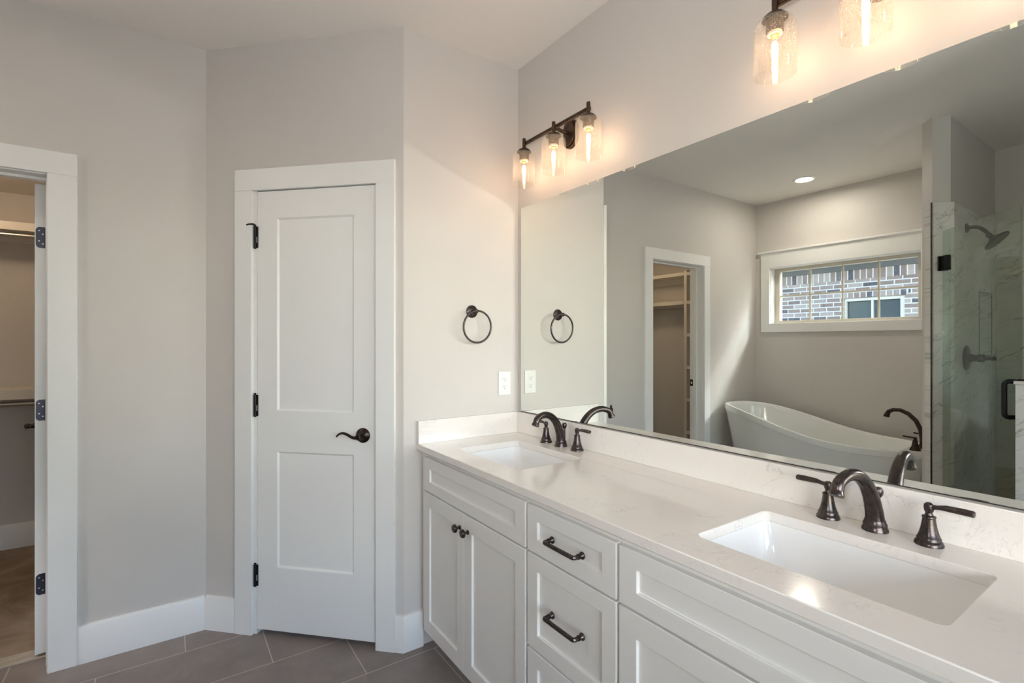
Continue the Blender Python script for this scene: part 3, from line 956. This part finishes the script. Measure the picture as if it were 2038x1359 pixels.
# undermount basins
def basin(label, s, loc):
    x0, x1, y0, y1 = s
    r = thing('sink', label, 'sink', loc, 'undermount sinks')
    rings = []
    g = 0.004
    z = 0.8775
    prof = [(0.022, z, 0.05), (-0.003, z, 0.022), (-0.001, z - 0.012, 0.026), (0.006, z - 0.05, 0.035), (0.016, z - 0.10, 0.045), (0.032, z - 0.128, 0.055), (0.07, z - 0.140, 0.06), (0.12, z - 0.144, 0.03)]
    # prof: inset (negative = larger than cut-out), z, corner radius
    prof = [(-0.022, z, 0.05)] + prof[1:]
    loops = []
    for (ins, zz, rad) in prof:
        loops.append([(p[0], p[1], zz) for p in rrect(x0 + ins, x1 - ins, y0 + ins, y1 - ins, rad)])
    und = []
    for (ins, zz, rad) in [(-0.022, z - 0.012, 0.05), (-0.014, z - 0.02, 0.04), (-0.006, z - 0.05, 0.04), (0.006, z - 0.11, 0.05), (0.05, z - 0.155, 0.06), (0.12, z - 0.158, 0.03)]:
        und.append([(p[0], p[1], zz) for p in rrect(x0 + ins, x1 - ins, y0 + ins, y1 - ins, rad)])
    allr = und[::-1] + loops
    mb = MB(); n = len(allr[0]); vs = [p for lp in allr for p in lp]; fs = []
    for i in range(len(allr) - 1):
        for k in range(n):
            fs.append((i * n + k, i * n + (k + 1) % n, (i + 1) * n + (k + 1) % n, (i + 1) * n + k))
    fs.append(tuple(range(n))[::-1]); fs.append(tuple(range((len(allr) - 1) * n, len(allr) * n)))
    mb.add(vs, fs)
    obj('bowl', mb, 'porcelain', r)
    cx, cy = (x0 + x1) / 2, (y0 + y1) / 2
    obj('drain', MB().lathe([(0, 0), (0.032, 0), (0.032, 0.002), (0.024, 0.003), (0.022, 0.0015), (0.018, 0.004), (0, 0.006)], 28, Matrix.Translation((cx, cy, z - 0.1438))), 'bronze', r)
    return r
basin('white rectangular undermount sink far left, below the first faucet', SINKS[0], (0.415, -0.294, 0.72))
basin('white rectangular undermount sink in the near right foreground', SINKS[1], (1.583, -0.293, 0.72))

# ------------------------------------------------------------------ faucets
def faucet(label, x, y, rot=0.0, lever_turn=(0, 0)):
    f = thing('faucet', label, 'faucet', (x, y, CTZ), 'widespread bronze faucets')
    T = Matrix.Translation((x, y, CTZ)) @ Matrix.Rotation(rot, 4, 'Z')
    sp = MB()
    sp.lathe([(0, 0), (0.0275, 0), (0.0275, 0.004), (0.0255, 0.008), (0.0245, 0.013), (0.0250, 0.016), (0.0225, 0.021), (0.0215, 0.026), (0, 0.026)], 36, T)
    cp = [(0, 0.022), (-0.004, 0.045), (-0.018, 0.082), (-0.042, 0.116), (-0.074, 0.139), (-0.107, 0.1475), (-0.135, 0.1450), (-0.1585, 0.1350), (-0.1665, 0.1190)]
    rr = [0.0205, 0.0190, 0.0172, 0.0158, 0.0145, 0.0138, 0.0132, 0.0130, 0.0135]
    # smooth the control path (Catmull-Rom)
    pts = []; rad = []
    for i in range(len(cp) - 1):
        p0 = cp[max(i - 1, 0)]; p1 = cp[i]; p2 = cp[i + 1]; p3 = cp[min(i + 2, len(cp) - 1)]
        for k in range(5):
            t = k / 5
            q = [0.5 * ((2 * p1[j]) + (-p0[j] + p2[j]) * t + (2 * p0[j] - 5 * p1[j] + 4 * p2[j] - p3[j]) * t * t + (-p0[j] + 3 * p1[j] - 3 * p2[j] + p3[j]) * t ** 3) for j in (0, 1)]
            pts.append((0, q[0], q[1])); rad.append(rr[i] + (rr[i + 1] - rr[i]) * t)
    d = (Vector((0, *cp[-1])) - Vector((0, *cp[-2]))).normalized()
    e = Vector((0, *cp[-1]))
    for (s, r_) in ((0, 0.0135), (0.004, 0.0150), (0.008, 0.0160), (0.0115, 0.0160), (0.0125, 0.0140)):
        p = e + d * s; pts.append(tuple(p)); rad.append(r_)
    sp.tube(pts, rad, 24, T, up=(1, 0, 0))
    obj('spout', sp, 'bronze', f)
    lr = MB()
    lr.lathe([(0, 0.0), (0.0045, 0.0), (0.0045, 0.075), (0.0085, 0.080), (0.0105, 0.086), (0.0105, 0.093), (0.0075, 0.099), (0, 0.101)], 20, Matrix.Translation((x, y + 0.020, CTZ)) @ Matrix.Rotation(rot, 4, 'Z') @ Matrix.Translation((0, 0.0, 0)))
    obj('lift_rod', lr, 'bronze', f)
    for s, turn in ((-1, lever_turn[0]), (1, lever_turn[1])):
        H = Matrix.Translation((x + s * 0.104, y + 0.0, CTZ))
        b = MB().lathe([(0, 0), (0.0270, 0), (0.0270, 0.004), (0.0245, 0.009), (0.0228, 0.011), (0.0225, 0.016), (0.0205, 0.019), (0.0180, 0.026), (0.0150, 0.038), (0.0128, 0.052), (0.0120, 0.059), (0.0132, 0.061), (0.0128, 0.064), (0.0080, 0.066), (0.0062, 0.072), (0, 0.072)], 36, H)
        base = obj('handle_base', b, 'bronze', f)
        lv = MB()
        lv.lathe([(0, 0.070), (0.0060, 0.070), (0.0090, 0.077), (0.0098, 0.084), (0.0088, 0.090), (0.0050, 0.0935), (0, 0.094)], 24, H)
        D = H @ Matrix.Rotation(turn, 4, 'Z')
        lv.tube([(s * 0.004, 0, 0.085), (s * 0.014, 0, 0.0860), (s * 0.022, 0, 0.0876), (s * 0.030, 0, 0.0886), (s * 0.058, 0, 0.0886), (s * 0.076, 0, 0.0880), (s * 0.078, 0, 0.0879)], [0.0062, 0.0048, 0.0052, 0.0064, 0.0072, 0.0070, 0.0052], 16, D, up=(0, 0, 1), flat=1.25)
        obj('lever', lv, 'bronze', base)
    return f
faucet('dark bronze two-handle faucet behind the far left sink', 0.406, -0.059, R(12))
faucet('dark bronze two-handle faucet behind the near right sink', 1.579, -0.061, R(-5))

# ------------------------------------------------------------------ mirror
mr = thing('mirror', 'huge frameless wall mirror above the worktop backsplash', 'mirror', (1.0, -0.003, 1.012))
obj('mirror_back', MB().box(0.034, 1.985, -0.0045, -0.0008, 1.0115, 2.0285), 'mirror_edge', mr)
obj('reflecting_face', MB().box(0.034, 1.985, -0.0060, -0.0047, 1.012, 2.0285), 'mirror', mr)

obj('edge_strip', MB().box(0.034, 1.985, -0.0068, -0.0008, 1.0094, 1.0112), 'slot', mr)

# ------------------------------------------------------------------ vanity lights
def vanity_light(label, cx, first=None):
    if first is not None:
        r = copy_tree(first); r.location = (cx, 0, 2.272); r['label'] = label
        return r
    r = thing('vanity_light', label, 'wall light', (cx, 0, 2.272), 'three-lamp vanity lights')
    Y0 = -0.105
    bp = MB()
    bp.prism([(cx + 0.042 * math.cos(a), 2.272 + (0.022 if math.sin(a) >= 0 else -0.022) + 0.042 * math.sin(a)) for a in [2 * math.pi * (i + 0.5) / 32 for i in range(32)]], 0.0005, 0.016, Matrix.Rotation(R(90), 4, 'X'))
    bp.prism([(cx + 0.034 * math.cos(a), 2.272 + (0.020 if math.sin(a) >= 0 else -0.020) + 0.034 * math.sin(a)) for a in [2 * math.pi * (i + 0.5) / 32 for i in range(32)]], 0.016, 0.024, Matrix.Rotation(R(90), 4, 'X'))
    obj('backplate', bp, 'bronze_warm', r, 0.002)
    obj('arm', MB().tube([(cx, -0.024, 2.272), (cx, -0.06, 2.272), (cx, Y0 + 0.004, 2.280)], 0.0085, 14), 'bronze_warm', r)
    obj('bar', MB().box(cx - 0.2155, cx + 0.2155, Y0 + 0.002, Y0 + 0.015, 2.274, 2.288), 'bronze_warm', r, 0.002)
    for k in (-1, 0, 1):
        x = cx + k * 0.2155
        T = Matrix.Translation((x, Y0, 0))
        hold = MB()
        hold.lathe([(0, 2.250), (0.008, 2.250), (0.008, 2.300), (0.0065, 2.302), (0, 2.302)], 18, T)
        hold.lathe([(0, 2.254), (0.010, 2.254), (0.024, 2.250), (0.032, 2.242), (0.033, 2.238), (0, 2.238)], 30, T)
        h = obj('lamp_holder', hold, 'bronze_warm', r)
        so = MB().lathe([(0, 2.2375), (0.022, 2.2375), (0.022, 2.204), (0.019, 2.202), (0, 2.202)], 26, T)
        obj('socket', so, 'socket', h)
        ce = MB().lathe([(0.0, 2.2019), (0.0185, 2.2019), (0.0185, 2.195), (0.0135, 2.194), (0, 2.194)], 24, T)
        obj('socket_ring', ce, 'ceramic', h)
        g = MB()
        outp = [(0.0335, 2.2365), (0.042, 2.2345), (0.049, 2.228), (0.0525, 2.218), (0.0535, 2.205), (0.0535, 2.0885), (0.0530, 2.086)]
        inp = [(0.0515, 2.086), (0.0510, 2.0885), (0.0510, 2.205), (0.0500, 2.216), (0.0465, 2.2255), (0.040, 2.2315), (0.0335, 2.2335)]
        n_ = 48
        prof = outp + inp
        vs = []; fs = []
        for (rr_, z_) in prof:
            for i in range(n_):
                a = 2 * math.pi * i / n_
                vs.append((rr_ * math.cos(a), rr_ * math.sin(a), z_))
        for j in range(len(prof)):
            j2 = (j + 1) % len(prof)
            for i in range(n_):
                fs.append((j * n_ + i, j * n_ + (i + 1) % n_, j2 * n_ + (i + 1) % n_, j2 * n_ + i))
        g.add(vs, fs, T)
        obj('glass_shade', g, 'seeded', r)
        bu = MB().lathe([(0.0, 2.2038), (0.0118, 2.2038), (0.0118, 2.190), (0, 2.190)], 20, T)
        b = obj('bulb', bu, 'brass', r)
        ev = MB().lathe([(0.0115, 2.1895), (0.0135, 2.184), (0.0185, 2.170), (0.0205, 2.155), (0.0185, 2.125), (0.0140, 2.106), (0.0070, 2.096), (0, 2.0945)], 24, T)
        obj('bulb_envelope', ev, 'bulb_glass', b)
        fi = MB().lathe([(0, 2.177), (0.0045, 2.176), (0.0075, 2.168), (0.0085, 2.150), (0.0070, 2.132), (0.0045, 2.120), (0.0035, 2.108), (0, 2.106)], 12, T)
        obj('filament', fi, 'filament', b)
    return r
vl = vanity_light('three-lamp bronze vanity light at the far end, whole fixture in view', 0.412)
vanity_light('three-lamp bronze vanity light above the near sink, cut off by the top edge', 1.576, vl)

# ------------------------------------------------------------------ towel ring and outlet on the short wall
tr = thing('towel_ring', 'dark bronze towel ring hanging on the short wall beside the mirror', 'towel ring', (0, -0.268, 1.503))
TR = frame((0.0003, -0.272, 1.503), (0, 1, 0), (0, 0, 1), (1, 0, 0))
obj('wall_plate', MB().lathe([(0, 0), (0.030, 0), (0.030, 0.004), (0.027, 0.006), (0.026, 0.009), (0.021, 0.011), (0.019, 0.010), (0.013, 0.012), (0, 0.013)], 36, TR), 'bronze', tr)
obj('post', MB().lathe([(0, 0.012), (0.010, 0.012), (0.0075, 0.018), (0.007, 0.032), (0.0095, 0.036), (0.0105, 0.042), (0.0095, 0.049), (0.005, 0.053), (0, 0.054)], 24, TR), 'bronze', tr)
ring = []
RC = (0.045, -0.266, 1.503 - 0.0735)
for i in range(64):
    a = 2 * math.pi * i / 64
    ring.append((RC[0] + 0.004 * math.cos(a), RC[1] + 0.0745 * math.sin(a), RC[2] + 0.0745 * math.cos(a)))
obj('ring', MB().tube(ring, 0.0047, 12, None, True, up=(1, 0, 0)), 'bronze', tr)

ol = thing('electrical_outlet', 'white double electrical outlet on the short wall beside the mirror', 'outlet', (0, -0.086, 1.152))
OT = frame((0.0003, -0.086, 1.152), (0, 1, 0), (-1, 0, 0), (0, 0, 1))
obj('cover_plate', MB().box(-0.036, 0.036, -0.006, 0, -0.059, 0.059, OT), 'plastic', ol, 0.003)
for zc in (0.0195, -0.0195):
    rc = obj('receptacle', MB().prism([(0.0165 * math.cos(a), max(-0.0135, min(0.0135, 0.0165 * math.sin(a)))) for a in [2 * math.pi * (i + .5) / 28 for i in range(28)]], 0.006, 0.0075, OT @ Matrix.Translation((0, 0, zc)) @ Matrix.Rotation(R(90), 4, 'X')), 'plastic', ol)
    sl = MB()
    sl.box(-0.0068, -0.0050, -0.0080, -0.0070, zc + 0.000, zc + 0.008, OT); sl.box(0.0050, 0.0068, -0.0080, -0.0070, zc + 0.001, zc + 0.007, OT)
    sl.lathe([(0, 0.007), (0.0024, 0.007), (0.0024, 0.008), (0, 0.008)], 12, OT @ Matrix.Translation((0, 0, zc - 0.0065)) @ Matrix.Rotation(R(90), 4, 'X'))
    obj('slots', sl, 'slot', rc)

# ------------------------------------------------------------------ bathtub (slipper, freestanding)
def tub():
    r = thing('bathtub', 'white freestanding slipper bathtub under the window', 'bathtub', (0.10, -2.96, 0))
    TX0, TX1, CY = -0.672, 0.905, -2.965
    def plan(th, inset):
        # egg plan: a bit wider towards the slipper end
        c, s = math.cos(th), math.sin(th)
        L = (TX1 - TX0) / 2 - inset
        Wd = 0.375 - inset
        x = (TX0 + TX1) / 2 + L * (abs(c) ** 0.86) * (1 if c >= 0 else -1)
        y = CY + Wd * (abs(s) ** 0.86) * (1 if s >= 0 else -1)
        return x, y
    def rim(x):
        q = (x - TX0) / (TX1 - TX0)
        q = max(0, min(1, q / 0.78))
        return 0.598 + 0.192 * (0.5 + 0.5 * math.cos(math.pi * q)) ** 1.15
    n = 72
    rings = []
    def ring(scale_in, zf, taper=0.0):
        out = []
        for i in range(n):
            th = 2 * math.pi * i / n
            x, y = plan(th, scale_in)
            z = zf(x)
            out.append((x, y, z))
        return out
    H = rim
    rings.append([(0.12 + (p[0] - 0.12) * 0.70, CY + (p[1] - CY) * 0.70, 0.002) for p in ring(0.0, H)])
    rings.append([(0.12 + (p[0] - 0.12) * 0.78, CY + (p[1] - CY) * 0.78, 0.03) for p in ring(0.0, H)])
    for t in (0.25, 0.5, 0.75):
        k = 0.78 + 0.205 * t ** 0.8
        rings.append([(0.12 + (p[0] - 0.12) * k, CY + (p[1] - CY) * k, 0.03 + (p[2] - 0.055 - 0.03) * t) for p in ring(0.0, H)])
    rings.append(ring(0.006, lambda x: H(x) - 0.052))
    rings.append(ring(0.005, lambda x: H(x) - 0.048))
    rings.append(ring(0.000, lambda x: H(x) - 0.046))
    rings.append(ring(0.000, lambda x: H(x) - 0.008))
    rings.append(ring(0.004, lambda x: H(x)))
    rings.append(ring(0.022, lambda x: H(x) + 0.001))
    rings.append(ring(0.030, lambda x: H(x) - 0.008))
    inner = ring(0.036, lambda x: H(x) - 0.04)
    DK = 0.70     # deck starts here on the low end
    rings.append(inner)
    for t in (0.3, 0.6, 0.85, 1.0):
        k = 1 - 0.26 * t ** 1.6
        rings.append([(0.10 + (p[0] - 0.10) * k, CY + (p[1] - CY) * k, p[2] + (0.16 - p[2]) * t) for p in inner])
    rings.append([(0.10 + (p[0] - 0.10) * 0.60, CY + (p[1] - CY) * 0.60, 0.145) for p in inner])
    mb = MB(); vs = [p for g in rings for p in g]; fs = []
    for i in range(len(rings) - 1):
        for k in range(n):
            fs.append((i * n + k, i * n + (k + 1) % n, (i + 1) * n + (k + 1) % n, (i + 1) * n + k))
    fs.append(tuple(range(n))[::-1]); fs.append(tuple(range((len(rings) - 1) * n, len(rings) * n)))
    mb.add(vs, fs)
    obj('shell', mb, 'acrylic', r)
    # faucet deck bridging the low end
    dk = MB()
    top = [(p[0], p[1]) for p in (plan(2 * math.pi * i / n, 0.02) for i in range(n)) if p[0] > 0.70]
    top = sorted(top, key=lambda p: p[1])
    dk.prism([(p[0], p[1]) for p in top], 0.545, 0.5975)
    obj('deck', dk, 'acrylic', r, 0.004)
    obj('drain', MB().lathe([(0, 0), (0.035, 0), (0.033, 0.004), (0, 0.006)], 24, Matrix.Translation((0.12, CY, 0.1452))), 'bronze_dark', r)
    return r
tub()
tf = thing('tub_faucet', 'tall dark arched tub faucet on the low end of the bathtub', 'faucet', (0.795, -2.96, 0.598))
TT = Matrix.Translation((0.80, -2.975, 0.5985))
tm = MB().lathe([(0, 0), (0.030, 0), (0.030, 0.006), (0.024, 0.014), (0.020, 0.022), (0, 0.022)], 28, TT)
cp = [(0, 0.015), (0.002, 0.06), (-0.008, 0.13), (-0.035, 0.19), (-0.080, 0.236), (-0.130, 0.258), (-0.172, 0.256), (-0.200, 0.240), (-0.212, 0.215), (-0.215, 0.200)]
tm.tube([(p[0], 0, p[1]) for p in cp], [0.018, 0.0165, 0.0155, 0.015, 0.0145, 0.0140, 0.0142, 0.015, 0.018, 0.020], 18, TT, up=(0, 1, 0))
obj('spout', tm, 'bronze_dark', tf)
for dy in (0.105, -0.105):
    HH = Matrix.Translation((0.795, -2.96 + dy, 0.5985))
    hb = obj('handle_base', MB().lathe([(0, 0), (0.033, 0), (0.033, 0.006), (0.028, 0.014), (0.022, 0.026), (0.017, 0.050), (0.015, 0.068), (0.010, 0.072), (0, 0.072)], 28, HH), 'bronze_dark', tf)
    obj('lever', MB().lathe([(0, 0.070), (0.008, 0.071), (0.012, 0.080), (0.010, 0.090), (0, 0.094)], 20, HH).tube([(-0.004, 0, 0.085), (-0.03, 0, 0.087), (-0.072, 0, 0.090)], [0.006, 0.0065, 0.0055], 12, HH), 'bronze_dark', hb)

# ------------------------------------------------------------------ recessed light above the tub
rl = thing('recessed_light', 'round recessed ceiling light glowing above the bathtub', 'ceiling light', (-0.015, -3.005, CEIL))
RT = Matrix.Translation((-0.015, -3.005, CEIL))
nn = 40
rp = [(0.062, -0.0005), (0.090, -0.0005), (0.090, -0.003), (0.078, -0.008), (0.070, -0.008), (0.062, -0.004)]
vs = []; fs = []
for (a_, z_) in rp:
    for i in range(nn):
        t_ = 2 * math.pi * i / nn
        vs.append((a_ * math.cos(t_), a_ * math.sin(t_), z_))
for j in range(len(rp)):
    j2 = (j + 1) % len(rp)
    for i in range(nn):
        fs.append((j * nn + i, j * nn + (i + 1) % nn, j2 * nn + (i + 1) % nn, j2 * nn + i))
obj('trim_ring', MB().add(vs, fs, RT), 'plastic', rl)
obj('lens', MB().lathe([(0, -0.0035), (0.0615, -0.0035), (0.0615, -0.0008), (0, -0.0008)], 36, RT), 'can_lens', rl)

# ------------------------------------------------------------------ closet fittings
def shelf(label, x0, x1, y0, y1, zt, th, front_axis, loc):
    s = thing('closet_shelf', label, 'shelf', loc, 'closet shelves')
    if front_axis == 'x':
        obj('shelf_board', MB().box(x0, x1 - 0.0185, y0, y1, zt - 0.018, zt), 'shelf', s)
        obj('front_edge', MB().box(x1 - 0.018, x1, y0, y1, zt - th, zt), 'shelf', s, 0.0015)
        obj('wall_cleat', MB().box(x0, x0 + 0.018, y0, y1, zt - 0.09, zt - 0.0185), 'shelf', s)
    else:
        obj('shelf_board', MB().box(x0, x1, y0, y1 - 0.0185, zt - 0.018, zt), 'shelf', s)
        obj('front_edge', MB().box(x0, x1, y1 - 0.018, y1, zt - th, zt), 'shelf', s, 0.0015)
        obj('wall_cleat', MB().box(x0, x1, y0, y0 + 0.018, zt - 0.09, zt - 0.0185), 'shelf', s)
    return s
shelf('upper white shelf on the closet wall facing the doorway', -2.499, -2.195, -3.06, -1.752, 2.098, 0.052, 'x', (-2.35, -2.4, 2.05))
shelf('lower white shelf on the closet wall facing the doorway', -2.499, -2.195, -3.06, -1.752, 1.064, 0.062, 'x', (-2.35, -2.4, 1.0))
shelf('top white shelf on the closet back wall, seen in the mirror', -2.499, -1.292, -3.399, -3.10, 2.104, 0.036, 'y', (-1.9, -3.25, 2.07))
shelf('white shelf above a hanging rod on the closet back wall, seen in the mirror', -2.499, -1.292, -3.399, -3.10, 1.797, 0.040, 'y', (-1.9, -3.25, 1.76))
def rod(label, a, b, loc):
    s = thing('closet_rod', label, 'clothes rod', loc, 'closet rods')
    obj('rod', MB().tube([a, b], 0.015, 16), 'chrome', s)
    d = (Vector(b) - Vector(a)).normalized()
    for p, q in ((Vector(a), d), (Vector(b), -d)):
        obj('end_cup', MB().tube([tuple(p), tuple(p + q * 0.012)], 0.024, 16), 'plastic', s)
rod('metal clothes rod under the upper closet shelf', (-2.225, -3.058, 2.020), (-2.225, -1.7525, 2.020), (-2.225, -2.4, 2.02))
rod('metal clothes rod under the lower closet shelf', (-2.225, -3.058, 0.972), (-2.225, -1.7525, 0.972), (-2.225, -2.4, 0.972))
rod('metal clothes rod on the closet back wall, seen in the mirror', (-2.4985, -3.17, 1.715), (-1.2925, -3.17, 1.715), (-1.9, -3.17, 1.715))
tw = thing('shelf_tower', 'white open shelf tower beside the closet doorway, seen in the mirror', 'shelf unit', (-1.07, -3.25, 0))
obj('side_panel', MB().box(-1.290, -1.256, -3.399, -3.10, 0, 2.12), 'shelf', tw, 0.001)
obj('side_panel', MB().box(-0.872, -0.839, -3.399, -3.10, 0, 2.12), 'shelf', tw, 0.001)
for zc in (2.085, 1.776, 1.43, 1.085, 0.74, 0.39, 0.06):
    obj('shelf_board', MB().box(-1.2555, -0.8725, -3.399, -3.102, zc - 0.017, zc + 0.017), 'shelf', tw)
cl = thing('closet_ceiling_light', 'warm globe ceiling light inside the closet', 'ceiling light', (-1.65, -2.45, 2.335))
CLT = Matrix.Translation((-1.65, -2.45, 2.335))
obj('light_base', MB().lathe([(0, -0.0005), (0.07, -0.0005), (0.07, -0.02), (0, -0.02)], 28, CLT), 'plastic', cl)
obj('globe', MB().lathe([(0, -0.021), (0.05, -0.022), (0.085, -0.045), (0.09, -0.07), (0.07, -0.105), (0.035, -0.12), (0, -0.123)], 28, CLT), 'globe', cl)

# ------------------------------------------------------------------ outside: neighbour house, pale bounce ground, own eave
struct('ground', MB().box(-14, 14, -16, -3.7, -0.45, -0.35), 'bounce_ground')
struct('ground_east', MB().box(3.2, 16, -3.69, 8, -0.45, -0.35), 'bounce_ground')
NBY = -7.6
nh = thing('neighbour_house', 'neighbouring brick house seen through the window over the bathtub', 'house', (-1.5, NBY - 1, -0.35))
wl = MB()
NX0, NX1, NZ0_, NZ1_ = -1.555, -0.742, 0.95, 2.058
wl.box(-7, NX0, NBY - 0.2, NBY, -0.35, 2.352); wl.box(NX1, 5, NBY - 0.2, NBY, -0.35, 2.352)
wl.box(NX0, NX1, NBY - 0.2, NBY, NZ1_, 2.352); wl.box(NX0, NX1, NBY - 0.2, NBY, -0.35, NZ0_)
obj('brick_wall', wl, 'brick', nh)
so = MB(); so.box(-7, 5, NBY - 0.2, NBY + 0.001, 2.3525, 2.505)
obj('soldier_course', so, 'soldier', nh)
obj('lintel_course', MB().box(NX0 - 0.05, NX1 + 0.05, NBY + 0.0005, NBY + 0.010, NZ1_ + 0.001, NZ1_ + 0.09), 'soldier', nh)
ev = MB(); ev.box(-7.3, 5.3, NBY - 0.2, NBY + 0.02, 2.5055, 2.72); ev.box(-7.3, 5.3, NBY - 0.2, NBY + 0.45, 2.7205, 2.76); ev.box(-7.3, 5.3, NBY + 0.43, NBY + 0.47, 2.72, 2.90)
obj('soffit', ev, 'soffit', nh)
rf = MB(); rf.add([(-7.4, NBY + 0.55, 2.87), (5.4, NBY + 0.55, 2.87), (5.4, NBY - 5.0, 8.6), (-7.4, NBY - 5.0, 8.6), (-7.4, NBY + 0.55, 2.95), (5.4, NBY + 0.55, 2.95), (5.4, NBY - 5.0, 8.7), (-7.4, NBY - 5.0, 8.7)], [(3, 2, 1, 0), (4, 5, 6, 7), (0, 1, 5, 4), (1, 2, 6, 5), (2, 3, 7, 6), (3, 0, 4, 7)])
obj('roof', rf, mat('roof_shingle', (0.12, 0.11, 0.10), 0.9), nh)
nf = MB()
nf.box(NX0, NX0 + 0.03, NBY - 0.09, NBY - 0.02, NZ0_, NZ1_); nf.box(NX1 - 0.06, NX1, NBY - 0.09, NBY - 0.02, NZ0_, NZ1_)
nf.box(NX0 + 0.03, NX1 - 0.06, NBY - 0.09, NBY - 0.02, NZ1_ - 0.05, NZ1_); nf.box(NX0 + 0.03, NX1 - 0.06, NBY - 0.09, NBY - 0.02, NZ0_, NZ0_ + 0.05)
nf.box(-1.185, -1.155, NBY - 0.085, NBY - 0.03, NZ0_ + 0.05, NZ1_ - 0.05)
wf = obj('window', nf, 'vinyl', nh, 0.003)
obj('window_glass', MB().box(NX0 + 0.03, NX1 - 0.06, NBY - 0.075, NBY - 0.07, NZ0_ + 0.05, NZ1_ - 0.05), 'dark_pane', wf)

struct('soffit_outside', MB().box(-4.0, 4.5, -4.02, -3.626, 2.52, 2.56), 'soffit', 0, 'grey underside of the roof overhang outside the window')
struct('sun_blocker_outside', MB().box(3.125, 5.3, -4.0, 3.0, 2.55, 2.65), 'soffit', 0, 'added slab keeping the sun out of the window behind the camera')  # unseen slab added to stop the sun entering the rear window
